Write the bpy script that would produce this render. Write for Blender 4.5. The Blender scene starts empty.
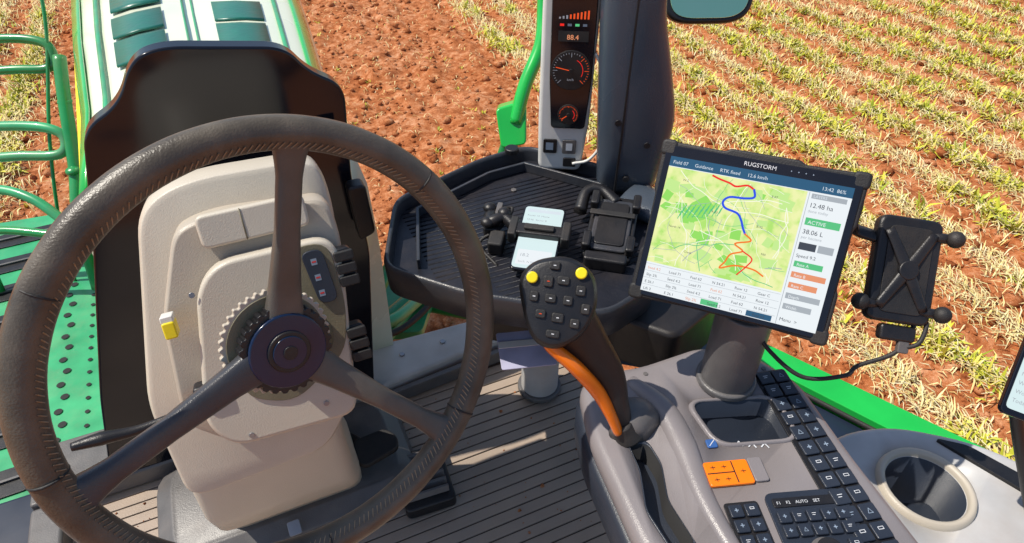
import bpy, bmesh, math, random
import numpy as np
from mathutils import Vector, Matrix
random.seed(7); rng=np.random.default_rng(7)
sc=bpy.context.scene
COL=sc.collection
V=Vector
# ------------------------------------------------------------------ materials
def newmat(name):
    m=bpy.data.materials.new(name); m.use_nodes=True
    nt=m.node_tree; return m,nt,nt.nodes["Principled BSDF"]
def mat(name,col,rough=.5,metal=0,var=.12,scale=30,bump=.0,bscale=200,spec=.5,coat=0,rvar=.12,dust=0.0,dcol=(.36,.25,.17)):
    m,nt,b=newmat(name); N=nt.nodes; L=nt.links
    tc=N.new("ShaderNodeTexCoord")
    no=N.new("ShaderNodeTexNoise"); no.inputs["Scale"].default_value=scale; no.inputs["Detail"].default_value=5
    L.new(tc.outputs["Object"],no.inputs["Vector"])
    cr=N.new("ShaderNodeValToRGB"); c=np.array(col)
    cr.color_ramp.elements[0].position=.3; cr.color_ramp.elements[1].position=.7
    cr.color_ramp.elements[0].color=(*np.clip(c*(1-var),0,1),1); cr.color_ramp.elements[1].color=(*np.clip(c*(1+var),0,1),1)
    L.new(no.outputs["Fac"],cr.inputs["Fac"])
    outc=cr.outputs["Color"]
    if dust>0:
        n2=N.new("ShaderNodeTexNoise"); n2.inputs["Scale"].default_value=scale*.35; n2.inputs["Detail"].default_value=7; n2.inputs["Roughness"].default_value=.7
        L.new(tc.outputs["Object"],n2.inputs["Vector"])
        mr=N.new("ShaderNodeMapRange"); mr.inputs[1].default_value=.48; mr.inputs[2].default_value=.75; mr.inputs[4].default_value=dust
        L.new(n2.outputs["Fac"],mr.inputs[0])
        mx=N.new("ShaderNodeMixRGB"); mx.inputs[2].default_value=(*dcol,1)
        L.new(mr.outputs[0],mx.inputs[0]); L.new(outc,mx.inputs[1]); outc=mx.outputs[0]
    L.new(outc,b.inputs["Base Color"])
    mr=N.new("ShaderNodeMapRange"); mr.inputs[3].default_value=max(.03,rough-rvar); mr.inputs[4].default_value=min(1,rough+rvar)
    L.new(no.outputs["Fac"],mr.inputs[0]); L.new(mr.outputs[0],b.inputs["Roughness"])
    b.inputs["Metallic"].default_value=metal; b.inputs["Specular IOR Level"].default_value=spec
    b.inputs["Coat Weight"].default_value=coat; b.inputs["Coat Roughness"].default_value=.08
    if bump>0:
        nb=N.new("ShaderNodeTexNoise"); nb.inputs["Scale"].default_value=bscale; nb.inputs["Detail"].default_value=3
        L.new(tc.outputs["Object"],nb.inputs["Vector"])
        bp=N.new("ShaderNodeBump"); bp.inputs["Strength"].default_value=bump; bp.inputs["Distance"].default_value=.002
        L.new(nb.outputs["Fac"],bp.inputs["Height"]); L.new(bp.outputs[0],b.inputs["Normal"])
    return m
def emat(name,col,st=1.0,rough=.15):
    m,nt,b=newmat(name)
    b.inputs["Base Color"].default_value=(.01,.01,.01,1); b.inputs["Roughness"].default_value=rough
    b.inputs["Specular IOR Level"].default_value=.25
    b.inputs["Emission Color"].default_value=(*col,1); b.inputs["Emission Strength"].default_value=st
    return m
M={}
M['leather']=mat("leather",(.088,.074,.056),.36,bump=.26,bscale=520,var=.42,scale=26,dust=.22,dcol=(.22,.18,.13))
M['spoke']=mat("spoke_plastic",(.085,.078,.068),.36,bump=.2,bscale=700,dust=.12)
M['spokeblue']=mat("spoke_plastic_dark",(.050,.052,.060),.33,bump=.2,bscale=700,dust=.10)
M['stitch']=mat("stitch",(.30,.22,.14),.8)
M['hubnavy']=mat("hub_navy",(.007,.018,.056),.22,scale=20)
M['black']=mat("black_plastic",(.010,.010,.012),.40,bump=.2,bscale=700,dust=.04)
M['blackgloss']=mat("black_gloss",(.006,.007,.012),.13,scale=8,rvar=.06,dust=.02)
M['rubber']=mat("rubber",(.014,.014,.015),.6,bump=.25,bscale=500,dust=.07)
M['cream']=mat("cream_plastic",(.58,.53,.44),.42,bump=.2,bscale=600,var=.06,scale=6,dust=.16)
M['beige']=mat("beige_plastic",(.47,.42,.345),.42,bump=.2,bscale=600,var=.06,scale=6,dust=.18)
M['olive']=mat("olive_grey",(.17,.15,.095),.5,bump=.25,bscale=600)
M['taupe']=mat("taupe_plastic",(.36,.285,.225),.52,bump=.3,bscale=500,dust=.4,scale=9,dcol=(.50,.36,.24))
M['groove']=mat("groove_dark",(.08,.06,.05),.7,dust=.3)
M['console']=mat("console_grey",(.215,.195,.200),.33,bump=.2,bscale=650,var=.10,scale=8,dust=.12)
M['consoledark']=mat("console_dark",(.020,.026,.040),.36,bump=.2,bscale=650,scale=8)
M['greypl']=mat("grey_plastic",(.11,.105,.105),.40,bump=.25,bscale=500,dust=.12)
M['trayblack']=mat("tray_black",(.010,.011,.017),.42,bump=.3,bscale=160,dust=.05)
M['trayrim']=mat("tray_rim",(.036,.040,.050),.36,bump=.25,bscale=400,dust=.12)
M['pillar']=mat("pillar_plastic",(.045,.065,.092),.28,bump=.2,bscale=500,scale=5,dust=.08)
M['white']=mat("white_plastic",(.70,.69,.65),.4,var=.04,dust=.06)
M['lgrey']=mat("light_grey_paint",(.46,.46,.46),.45,dust=.3,scale=14)
M['mint']=mat("green_paint",(.012,.27,.075),.33,dust=.18,scale=10,coat=.3,var=.15)
M['mintlite']=mat("green_paint_dusty",(.035,.36,.15),.38,dust=.32,scale=12,coat=.2,var=.2)
M['beamgreen']=mat("beam_green",(.012,.47,.065),.24,coat=.6,scale=8,dust=.10)
M['navy']=mat("navy_trim",(.012,.020,.04),.35,scale=8,dust=.08)
M['hoodw']=mat("hood_pale_glare",(.80,.84,.66),.26,coat=.5,scale=4,var=.04,dust=.12)  # mint white, lightened further to put sun glare into the colour
M['hoodteal']=mat("hood_vent",(.015,.15,.11),.35,scale=40,bump=.3,bscale=90)
M['yellow']=mat("yellow_paint",(.88,.70,.015),.33,scale=12)
M['orange']=mat("orange_plastic",(.92,.20,.006),.28,scale=12,var=.06)
M['slot']=mat("slot_black",(.006,.006,.007),.7)
M['steel']=mat("steel",(.35,.35,.36),.35,metal=.9,scale=30)
M['blue']=mat("blue_label",(.03,.10,.30),.5)
M['icon']=mat("icon_print",(.6,.62,.65),.5)
M['icong']=mat("icon_grey",(.22,.28,.36),.5)
M['red']=mat("red_print",(.6,.03,.02),.5)
M['purple']=mat("card_purple",(.42,.42,.58),.5)
M['e_orange']=emat("dial_orange",(.95,.10,.02),.85)
M['e_white']=emat("screen_white",(.84,.89,.92),1)
M['e_phone']=emat("phone_screen",(.70,.86,.87),1)
M['e_dark']=emat("screen_text",(.05,.06,.08),1)
M['e_grey']=emat("screen_grey",(.40,.44,.48),1)
M['e_lt']=emat("screen_light",(.7,.78,.85),1)
M['e_bar']=emat("screen_toolbar",(.02,.10,.20),1)
M['e_blue']=emat("route_blue",(.02,.08,.80),1)
M['e_red']=emat("route_red",(.88,.02,.015),1)
M['e_or']=emat("route_orange",(.92,.20,.01),1)
M['e_green']=emat("map_green",(.30,.74,.12),1)
M['e_green2']=emat("map_green_pale",(.56,.84,.28),1)
M['e_road']=emat("map_road",(.96,.96,.80),1)
M['e_salmon']=emat("screen_salmon",(.8,.30,.15),1)
M['e_g2']=emat("screen_greenbtn",(.10,.55,.22),1)
def mapmat():
    m,nt,b=newmat("map_base"); N=nt.nodes; L=nt.links
    tc=N.new("ShaderNodeTexCoord"); no=N.new("ShaderNodeTexNoise"); no.inputs["Scale"].default_value=60; no.inputs["Detail"].default_value=6
    L.new(tc.outputs["Object"],no.inputs["Vector"])
    cr=N.new("ShaderNodeValToRGB"); e=cr.color_ramp.elements
    e[0].position=.34; e[0].color=(.44,.78,.16,1); e[1].position=.58; e[1].color=(.86,.90,.42,1)
    x=e.new(.45); x.color=(.70,.86,.30,1)
    L.new(no.outputs["Fac"],cr.inputs["Fac"]); L.new(cr.outputs[0],b.inputs["Emission Color"])
    b.inputs["Emission Strength"].default_value=1; b.inputs["Base Color"].default_value=(.01,.01,.01,1); b.inputs["Roughness"].default_value=.15; b.inputs["Specular IOR Level"].default_value=.25
    return m
M['e_map']=mapmat()
def painted_reflection_mat():
    m,nt,b=newmat("mirror_glass"); b.inputs["Metallic"].default_value=1; b.inputs["Roughness"].default_value=.12
    tc=nt.nodes.new("ShaderNodeTexCoord"); no=nt.nodes.new("ShaderNodeTexNoise"); no.inputs["Scale"].default_value=4
    cr=nt.nodes.new("ShaderNodeValToRGB"); cr.color_ramp.elements[0].color=(.45,.95,.50,1); cr.color_ramp.elements[1].color=(.80,1,.65,1)  # green base colour stands in for the hood and cab reflection
    nt.links.new(tc.outputs["Object"],no.inputs["Vector"]); nt.links.new(no.outputs[0],cr.inputs[0]); nt.links.new(cr.outputs[0],b.inputs["Base Color"]); return m
M['mirror']=painted_reflection_mat()

# ------------------------------------------------------------------ geometry helpers
def group(name):
    e=bpy.data.objects.new(name,None); e.empty_display_size=.05; COL.objects.link(e); return e
def link(me,name,m,parent,smooth=True):
    ob=bpy.data.objects.new(name,me); COL.objects.link(ob)
    if m is not None:
        for k in (m if isinstance(m,(list,tuple)) else [m]): me.materials.append(M[k] if isinstance(k,str) else k)
    if smooth: me.polygons.foreach_set("use_smooth",[True]*len(me.polygons))
    if parent: ob.parent=parent
    return ob
def fixn(me):
    bm=bmesh.new(); bm.from_mesh(me); bmesh.ops.recalc_face_normals(bm,faces=bm.faces); bm.to_mesh(me); bm.free()
def bev(ob,w,seg=3,ang=30):
    if w>0:
        b=ob.modifiers.new("bevel","BEVEL"); b.width=w; b.segments=seg; b.limit_method='ANGLE'; b.angle_limit=math.radians(ang); b.harden_normals=True
    return ob
class Fr:
    def __init__(s,o,u,v):
        s.o=V(o); s.u=V(u).normalized(); v=V(v); s.n=s.u.cross(v).normalized(); s.v=s.n.cross(s.u)
    def p(s,x,y,z=0): return s.o+s.u*x+s.v*y+s.n*z
def rnd(pts,r,seg=5):
    out=[]; n=len(pts); P=[V(p) for p in pts]
    for i in range(n):
        a,b,c=P[i-1],P[i],P[(i+1)%n]
        la,lc=(a-b).length,(c-b).length
        ra=min(r,la*.48); rc=min(r,lc*.48)
        s=b+(a-b).normalized()*ra; e=b+(c-b).normalized()*rc
        for k in range(seg+1):
            t=k/seg; out.append(s*(1-t)**2+b*2*t*(1-t)+e*t*t)
    return out
def slab(name,pts,d,m,parent,bw=.003,r=0,seg=5,smooth=True):
    P=rnd(pts,r,seg) if r>0 else [V(p) for p in pts]
    n=len(P); d=V(d)
    me=bpy.data.meshes.new(name)
    me.from_pydata([*P,*[p+d for p in P]],[],[list(range(n)),list(range(2*n-1,n-1,-1))]+[[i,(i+1)%n,n+(i+1)%n,n+i] for i in range(n)])
    fixn(me); return bev(link(me,name,m,parent,smooth),bw)
def fslab(name,fr,pts2,z0,z1,m,parent,bw=.002,r=0,seg=5):
    return slab(name,[fr.p(x,y,z0) for x,y in pts2],fr.n*(z1-z0),m,parent,bw,r,seg)
def fbox(name,fr,cx,cy,w,h,z0,z1,m,parent,bw=.002,r=0):
    return fslab(name,fr,[(cx-w/2,cy-h/2),(cx+w/2,cy-h/2),(cx+w/2,cy+h/2),(cx-w/2,cy+h/2)],z0,z1,m,parent,bw,r)
def circ(r,n=40,cx=0,cy=0): return [(cx+r*math.cos(2*math.pi*i/n),cy+r*math.sin(2*math.pi*i/n)) for i in range(n)]
def fcyl(name,fr,cx,cy,r,z0,z1,m,parent,bw=.0015,n=40): return fslab(name,fr,circ(r,n,cx,cy),z0,z1,m,parent,bw)
def loft(name,rings,m,parent,cap=True,sub=0,closed=True,bw=0):
    n=len(rings[0]); vs=[p for r in rings for p in r]; fs=[]
    for j in range(len(rings)-1):
        for i in range(n if closed else n-1):
            fs.append([j*n+i,j*n+(i+1)%n,(j+1)*n+(i+1)%n,(j+1)*n+i])
    if cap: fs.append(list(range(n))); fs.append([ (len(rings)-1)*n+i for i in range(n-1,-1,-1)])
    me=bpy.data.meshes.new(name); me.from_pydata(vs,[],fs); fixn(me)
    ob=link(me,name,m,parent)
    if sub: s=ob.modifiers.new("s","SUBSURF"); s.levels=sub; s.render_levels=sub
    bev(ob,bw)
    return ob
def catmull(pts,k=8):
    P=[V(p) for p in pts]; P=[P[0]*2-P[1]]+P+[P[-1]*2-P[-2]]; o=[]
    for i in range(1,len(P)-2):
        for j in range(k):
            t=j/k; a,b,c,d=P[i-1:i+3]
            o.append(.5*((2*b)+(c-a)*t+(2*a-5*b+4*c-d)*t*t+(3*b-a-3*c+d)*t**3))
    o.append(P[-2]); return o
def sweep(name,pts,sizes,up,m,parent,n=20,k=8,power=2.0,cap=True):
    C=catmull(pts,k) if k>1 else [V(p) for p in pts]
    S=[(s,s) if not isinstance(s,tuple) else s for s in (sizes if isinstance(sizes,list) else [sizes]*len(pts))]
    rings=[]; up=V(up)
    for i,c in enumerate(C):
        f=i/max(1,k) if k>1 else i; a=min(int(f),len(S)-1); b=min(a+1,len(S)-1); t=f-a
        w=S[a][0]*(1-t)+S[b][0]*t; h=S[a][1]*(1-t)+S[b][1]*t
        tg=(C[min(i+1,len(C)-1)]-C[max(i-1,0)]).normalized()
        sx=tg.cross(up)
        if sx.length<1e-3: sx=tg.cross(V((1,.1,0)))
        sx.normalize(); sy=sx.cross(tg).normalized()
        ring=[]
        for q in range(n):
            A=2*math.pi*q/n; ca,sa=math.cos(A),math.sin(A)
            ring.append(c+sx*w*math.copysign(abs(ca)**(2/power),ca)+sy*h*math.copysign(abs(sa)**(2/power),sa))
        rings.append(ring)
    return loft(name,rings,m,parent,cap)
def tube(name,pts,r,m,parent,k=8,n=12): return sweep(name,pts,r,(0.02,.03,1),m,parent,n=n,k=k)
def sphere(name,c,r,m,parent,sc_=(1,1,1)):
    me=bpy.data.meshes.new(name); bm=bmesh.new(); bmesh.ops.create_uvsphere(bm,u_segments=20,v_segments=12,radius=r)
    for v in bm.verts: v.co=V((v.co.x*sc_[0],v.co.y*sc_[1],v.co.z*sc_[2]))+V(c)
    bm.to_mesh(me); bm.free(); return link(me,name,m,parent)
def boolcut(ob,cut,mode='DIFFERENCE'):
    b=ob.modifiers.new("cut","BOOLEAN"); b.object=cut; b.operation=mode; b.solver='EXACT'
    try: b.material_mode='TRANSFER'
    except Exception: pass
    dg=bpy.context.evaluated_depsgraph_get(); dg.update()
    me=bpy.data.meshes.new_from_object(ob.evaluated_get(dg),depsgraph=dg)
    ob.modifiers.clear(); ob.data=me
    bpy.data.objects.remove(cut)
def txt(fr,x,y,z,s,size,m,parent,align='LEFT'):
    cu=bpy.data.curves.new("text","FONT"); cu.body=s; cu.size=size; cu.align_x=align; cu.resolution_u=3
    t=bpy.data.objects.new("printed_text",cu); COL.objects.link(t); cu.materials.append(M[m]); t.parent=parent
    o=fr.p(x,y,z)
    t.matrix_world=Matrix(((fr.u.x,fr.v.x,fr.n.x,o.x),(fr.u.y,fr.v.y,fr.n.y,o.y),(fr.u.z,fr.v.z,fr.n.z,o.z),(0,0,0,1)))
    return t
class Dec:
    """flat printed / lit patches on a frame, one mesh"""
    def __init__(s,fr): s.fr=fr; s.v=[]; s.f=[]; s.mi=[]; s.ms=[]
    def poly(s,pts,z,m):
        if m not in s.ms: s.ms.append(m)
        b=len(s.v); s.v+=[s.fr.p(x,y,z) for x,y in pts]; s.f.append(list(range(b,b+len(pts)))); s.mi.append(s.ms.index(m))
    def rect(s,x0,y0,x1,y1,z,m): s.poly([(x0,y0),(x1,y0),(x1,y1),(x0,y1)],z,m)
    def line(s,pts,w,z,m):
        for i in range(len(pts)-1):
            a=V(pts[i]); b=V(pts[i+1]); d=(b-a)
            if d.length<1e-6: continue
            d.normalize(); q=V((-d.y,d.x))*w/2; a=a-d*w*.3; b=b+d*w*.3
            s.poly([tuple(a-q),tuple(b-q),tuple(b+q),tuple(a+q)],z+i*1e-6,m)
    def done(s,name,parent):
        me=bpy.data.meshes.new(name); me.from_pydata(s.v,[],s.f); me.polygons.foreach_set("material_index",s.mi)
        return link(me,name,s.ms,parent,False)
def smooth2(pts,k=6): return [(p.x,p.y) for p in catmull([(a,b,0) for a,b in pts],k)]

# ------------------------------------------------------------------ STEERING WHEEL
g=group("steering_wheel")
th,yw=math.radians(70),math.radians(15)
n=V((math.sin(th)*math.sin(yw),-math.sin(th)*math.cos(yw),math.cos(th)))
WH=Fr((-.0115,.479,2.330),(math.cos(yw),math.sin(yw),0),n.cross(V((math.cos(yw),math.sin(yw),0))))
R0,r0=.2100,.0153
rings=[]
for i in range(160):
    a=2*math.pi*i/160; e=V((math.cos(a),math.sin(a)))
    ring=[]
    for q in range(24):
        b=2*math.pi*q/24; rr=r0*(1+.03*math.sin(3*a+1)+.008*math.sin(23*a)*math.sin(2*b+a*5)+(0.05*math.cos(2*b)))
        if 2.0<b<2.5: rr*=.985
        ring.append(WH.p(e.x*(R0+rr*math.cos(b)),e.y*(R0+rr*math.cos(b)),rr*math.sin(b)))
    rings.append(ring)
rings.append(rings[0]); loft("leather_rim",rings,'leather',g,cap=False)
vs=[];fs=[]
def stick(a,b,w,nn):
    d=(b-a).normalized(); s=d.cross(nn).normalized()*w; t=s.cross(d).normalized()*w
    k=len(vs); vs.extend([a-s,a+t,a+s,a-t,b-s,b+t,b+s,b-t])
    fs.extend([[k+i,k+(i+1)%4,k+4+(i+1)%4,k+4+i] for i in range(4)]+[[k,k+1,k+2,k+3],[k+7,k+6,k+5,k+4]])
NS=230
for i in range(NS):
    a0=2*math.pi*(i+random.uniform(-.12,.12))/NS; a1=a0+2*math.pi/NS*.8
    def pr(a,b): rr=r0*1.03; return WH.p(math.cos(a)*(R0+rr*math.cos(b)),math.sin(a)*(R0+rr*math.cos(b)),rr*math.sin(b))
    stick(pr(a0,math.radians(122)),pr(a1,math.radians(150)),.00065,WH.n)
me=bpy.data.meshes.new("stitching"); me.from_pydata(vs,[],fs); link(me,"stitching",'stitch',g)
for ang in (24,128,170,250,305):
    a=math.radians(ang+9); c=WH.p(math.cos(a)*R0,math.sin(a)*R0); tg=WH.u*-math.sin(a)+WH.v*math.cos(a)
    sweep("leather_seam",[c-tg*.0009,c,c+tg*.0009],[r0*1.03,r0*1.06,r0*1.03],WH.n,'rubber',g,n=20,k=3)
for j,ang in enumerate((71,-54,-173)):
    a=math.radians(ang); d=(math.cos(a),math.sin(a))
    pts=[WH.p(d[0]*r,d[1]*r,z) for r,z in ((.028,-.032),(.06,-.028),(.12,-.016),(.17,-.007),(.194,-.003),(.208,0))]
    sweep("spoke_%d"%(j+1),pts,[(.020,.010),(.0155,.009),(.0115,.0080),(.0115,.0080),(.015,.010),(.027,.0125)],WH.n,'spokeblue' if j==2 else 'spoke',g,n=24,power=3.4)
H=Fr(WH.p(0,0,-.03),WH.u,WH.v)
gear=[]
for i in range(140):
    a=2*math.pi*i/140; rr=.0455 if (i%5)<3 else .0425; gear.append((rr*math.cos(a),rr*math.sin(a)))
gear2=[]
for i in range(160):
    a=2*math.pi*i/160; rr=.0545 if (i%4)<2 else .0515; gear2.append((rr*math.cos(a)-.003,rr*math.sin(a)+.006))
fslab("hub_backing_ring",H,gear2,-.016,-.010,'beige',g,.001)
fslab("hub_backing_inner",H,circ(.0485,48,-.003,.006),-.010,-.0085,'olive',g,.001)
fslab("hub_serrated_ring",H,gear,-.009,.006,'black',g,.0012)
fcyl("hub_disc",H,0,0,.038,.006,.0105,'hubnavy',g,.002)
fcyl("hub_cap_ring",H,0,0,.021,.0105,.0135,'black',g,.0015)
fcyl("hub_cap",H,0,0,.0165,.0135,.0150,'hubnavy',g,.001)
fcyl("hub_cap_centre",H,0,0,.007,.015,.0165,'black',g,.001)
# ------------------------------------------------------------------ STEERING PEDESTAL
g=group("steering_column")
sh=[(-.147,.791,2.333),(-.112,.800,2.355),(-.064,.803,2.362),(.057,.801,2.358),(.081,.796,2.344),(.084,.773,2.287),(.045,.671,2.023),(-.010,.646,1.958),(-.206,.644,1.951),(-.212,.700,2.10)]
dn=V((0,.93,-.36))
P=rnd(sh,.03,5)
ctr=sum(P,V())/len(P)
def ringat(P,s,dv): return [ctr+(p-ctr)*s+dv for p in P]
loft("outer_shell",[ringat(P,.93,V((0,0,0))),ringat(P,.975,dn*.003),ringat(P,1.0,dn*.014),ringat(P,1.01,dn*.06),ringat(P,.98,dn*.10),ringat(P,.9,dn*.16+V((0,0,-.02)))],'cream',g,bw=.002)
PL=[(-.110,.708,2.343),(-.092,.712,2.352),(-.056,.715,2.356),(.074,.710,2.347),(.078,.687,2.299),(.045,.590,2.095),(-.12,.590,2.095),(-.165,.610,2.13),(-.150,.665,2.253)]
pd=V((0,.9,-.43))
P=rnd([V(p)+pd*.025 for p in PL],.02,5); ctr=sum(P,V())/len(P)
loft("inner_housing",[ringat(P,.95,V()),ringat(P,.985,pd*.003),ringat(P,1,pd*.012),ringat(P,1.02,pd*.1)],'beige',g,bw=.002)
def rr(cx,cy,w,d,z,s=.03): return rnd([(cx-w/2,cy-d/2,z),(cx+w/2,cy-d/2,z),(cx+w/2,cy+d/2,z),(cx-w/2,cy+d/2,z)],s,4)
loft("lower_skirt",[rr(-.09,.80,.24,.18,2.05),rr(-.10,.795,.24,.18,1.90),rr(-.10,.80,.245,.19,1.80),rr(-.095,.82,.25,.19,1.74),rr(-.09,.85,.25,.16,1.70),rr(-.09,.87,.25,.16,1.602)],'cream',g)
loft("base_plate",[rr(-.10,.86,.50,.26,1.602,.05),rr(-.10,.86,.48,.24,1.635,.05),rr(-.10,.87,.42,.20,1.655,.05)],'greypl',g,bw=.003)
IN=Fr((-.03,.64,2.2),(1,0,0),(0,.43,.9))
def uv(p): q=V(p)-IN.o; return (q.dot(IN.u),q.dot(IN.v))
plate=[uv(p) for p in [(-.100,.68,2.284),(-.071,.692,2.308),(.057,.691,2.308),(.071,.679,2.282),(.040,.589,2.094),(-.112,.594,2.10),(-.137,.609,2.136)]]
fslab("front_plate",IN,plate,-.024,.006,'cream',g,.006,.022)
fbox("upper_lid",IN,.012+.0,.155,.125,.040,-.024,-.008,'cream',g,.004,.01)
fbox("upper_lid_seam",IN,-.0,.155,.0015,.038,-.0085,-.0072,'olive',g,0)
fslab("switch_recess",IN,[(.03,.115),(.088,.115),(.090,.03),(.075,-.03),(.0,-.075),(-.055,-.05),(-.05,.02),(-.01,.05)],.006,.0085,'olive',g,.001,.025)
fslab("switch_strip",IN,[(.052,.108),(.078,.108),(.083,.040),(.060,.040)],.0085,.013,'consoledark',g,.001,.011)
D=Dec(IN)
for k in range(3):
    y=.094-k*.02; D.rect(.062,y-.004,.069,y+.004,.0133,'icong'); D.rect(.062+.001,y-.001,.068,y+.001,.0135,'red')
D.done("switch_icons",g)
for k,(x,y) in enumerate([(.100,.075),(.092,-.025)]):
    fbox("knob_base_%d"%k,IN,x,y,.026,.05,-.02,.002,'black',g,.003,.008)
    for q in range(3):
        fbox("rocker_%d_%d"%(k,q),IN,x+.002,y-.016+q*.016,.024,.013,.002,.010,'rubber',g,.002,.003)
fbox("key_switch",IN,-.108,.057,.014,.020,-.012,.012,'yellow',g,.002,.003)
fbox("key_switch_white",IN,-.108,.070,.014,.008,-.012,.010,'white',g,.002,.002)
a=IN.p(.02,-.0,.0); b=H.p(0,0,-.016)
sweep("column_boot",[a-IN.n*.01,a*.65+b*.35,b],[(.050,.042),(.038,.036),(.030,.030)],(0,0,1),'olive',g,n=28)
sweep("stalk_lever",[(-.118,.640,2.170),(-.15,.62,2.162),(-.20,.612,2.160),(-.240,.61,2.166),(-.270,.609,2.168)],[(.008,.008),(.0045,.0045),(.0055,.0055),(.0085,.0075),(.005,.005)],(0,0,1),'black',g)
fbox("stalk_boot",IN,-.092,-.030,.03,.022,-.015,.012,'black',g,.004,.006)
for x,y in ((-.06,-.10),(.035,-.09),(-.075,.09)):
    fcyl("screw",IN,x,y,.0035,.006,.0072,'steel',g,.0005,16)
fbox("foot_badge",Fr((-.105,.735,1.665),(1,0,0),(0,.8,.5)),0,0,.022,.026,0,.003,'steel',g,.001,.004)
# panel
g=group("windshield_lower_panel")
pp=[(-.204,2.358),(-.150,2.384),(-.115,2.443),(-.074,2.454),(.086,2.428),(.113,2.386),(.161,2.356),(.146,2.188),(.156,2.033),(.112,1.64),(-.421,1.64),(-.362,1.857),(-.255,2.183)]
slab("panel",[(x,1.0,z) for x,z in pp],(0,.03,0),'blackgloss',g,.004,.03,8)
fbox("warning_label",Fr((.125,.985,2.29),(1,0,0),(0,0,1)),0,0,.026,.035,0,.003,'olive',g,.001,.002)
slab("switch_pod",[(.135,.985,2.09),(.165,.985,2.10),(.160,.985,2.20),(.130,.985,2.20)],(0,-.03,0),'black',g,.005,.01)
# ------------------------------------------------------------------ HOOD
g=group("tractor_hood")
HX=-.052
def hoodring(y,w,z):
    pts=[(-1.0,-.55),(-1.02,-.25),(-1.0,-.10),(-.93,-.03),(-.80,.0),(-.45,.022),(-.12,.03),(0,.022),(.12,.03),(.45,.022),(.80,0),(.93,-.03),(1.0,-.10),(1.02,-.25),(1.0,-.55)]
    return [V((HX+a*w,y,z+b)) for a,b in pts]
ys=[(1.12,.243,2.20),(1.45,.253,2.2),(1.9,.296,2.19),(2.4,.34,2.16),(2.9,.37,2.11),(3.3,.36,2.03),(3.5,.30,1.93)]
loft("hood_shell",[hoodring(*y) for y in ys],'hoodw',g,cap=True,closed=True)
def hoodsurf(u,y):
    a=[q for q in ys if q[0]<=y][-1]; b=[q for q in ys if q[0]>y][0]; t=(y-a[0])/(b[0]-a[0])
    w=a[1]*(1-t)+b[1]*t; z=a[2]*(1-t)+b[2]*t
    hz=np.interp(abs(u),[0,.12,.45,.8,.93,1.0],[.022,.03,.022,0,-.03,-.1])
    return V((HX+u*w,y,z+hz+.005))
def hoodpatch(name,us,y0,y1,m,lift=0.0):
    nY=14; U=us; vs=[];fs=[]
    for j in range(nY):
        y=y0+(y1-y0)*j/(nY-1)
        for u in U: vs.append(hoodsurf(u,y)+V((0,0,lift)))
    for j in range(nY-1):
        for i in range(len(U)-1):
            k=j*len(U)+i; fs.append([k,k+1,k+1+len(U),k+len(U)])
    me=bpy.data.meshes.new(name); me.from_pydata(vs,[],fs); ob=link(me,name,m,g)
    s=ob.modifiers.new("s","SOLIDIFY"); s.thickness=.004; return ob
for sgn in (-1,1):
    for (y0,y1) in ((1.60,1.76),(1.79,1.95),(2.02,2.5),(2.54,3.0)):
        hoodpatch("vent_panel",[sgn*u for u in (.2,.4,.60)],y0,y1,'hoodteal',.001)
    hoodpatch("green_stripe",[sgn*u for u in (.86,.89,.93,.97)],1.15,3.2,'beamgreen',.001)
    hoodpatch("pale_green_edge",[sgn*u for u in (.70,.72,.735)],1.15,3.2,'mintlite',.001)
    hoodpatch("green_centre_line",[sgn*u for u in (.03,.045)],1.15,3.2,'mintlite',.001)
slab("yellow_stripe",[(-.305,1.2,2.08),(-.365,2.1,2.07),(-.365,2.1,2.0),(-.305,1.2,2.01)],(-.010,0,0),'yellow',g,.001)
slab("side_panel_green",[(-.31,1.15,2.0),(-.375,2.3,1.98),(-.375,2.3,1.3),(-.31,1.15,1.3)],(.02,0,0),'mint',g,.004)
slab("side_panel_green_r",[(.19,1.15,2.05),(.25,2.3,2.05),(.25,2.3,1.5),(.19,1.15,1.5)],(-.02,0,0),'mint',g,.004)
slab("engine_block",[(-.25,1.15,1.0),(.17,1.15,1.0),(.17,3.2,1.0),(-.25,3.2,1.0)],(0,0,.7),'greypl',g,.02)
# ------------------------------------------------------------------ CHASSIS
g=group("tractor_chassis")
tube("green_tube_a",[(.18,1.42,1.33),(.30,1.52,1.35),(.42,1.62,1.36),(.60,1.70,1.35)],.022,'mintlite',g)
tube("green_tube_b",[(.20,1.60,1.25),(.36,1.62,1.28),(.50,1.50,1.30),(.62,1.42,1.30)],.018,'mint',g)
slab("green_bracket",[(.20,1.50,1.3),(.34,1.45,1.3),(.42,1.58,1.3),(.30,1.72,1.3)],(0,0,.03),'mintlite',g,.006,.02)
slab("green_bracket_b",[(.42,1.55,1.32),(.56,1.60,1.32),(.60,1.74,1.32),(.44,1.76,1.32)],(0,0,.025),'mint',g,.006,.02)
tube("green_arch",[(.14,1.30,1.50),(.22,1.42,1.56),(.34,1.56,1.58),(.44,1.72,1.52),(.50,1.85,1.40)],.020,'mint',g)
tube("green_hose",[(.16,1.22,1.62),(.24,1.26,1.60),(.33,1.36,1.55),(.42,1.44,1.50)],.016,'mintlite',g)
HC=Fr((.35,1.55,1.38),(0,0,1),(.5,-.8,0))
fcyl("hydraulic_cylinder",HC,0,0,.03,-.12,.12,'mintlite',g,.004)
fcyl("hydraulic_rod",HC,0,0,.014,-.25,.25,'steel',g,.002)
for i,(x,y) in enumerate(((.28,1.5),(.37,1.57),(.48,1.64),(.53,1.7))): fcyl("bolt",Fr((x,y,1.335),(1,0,0),(0,1,0)),0,0,.012,0,.012,'steel',g,.002,6)
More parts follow.
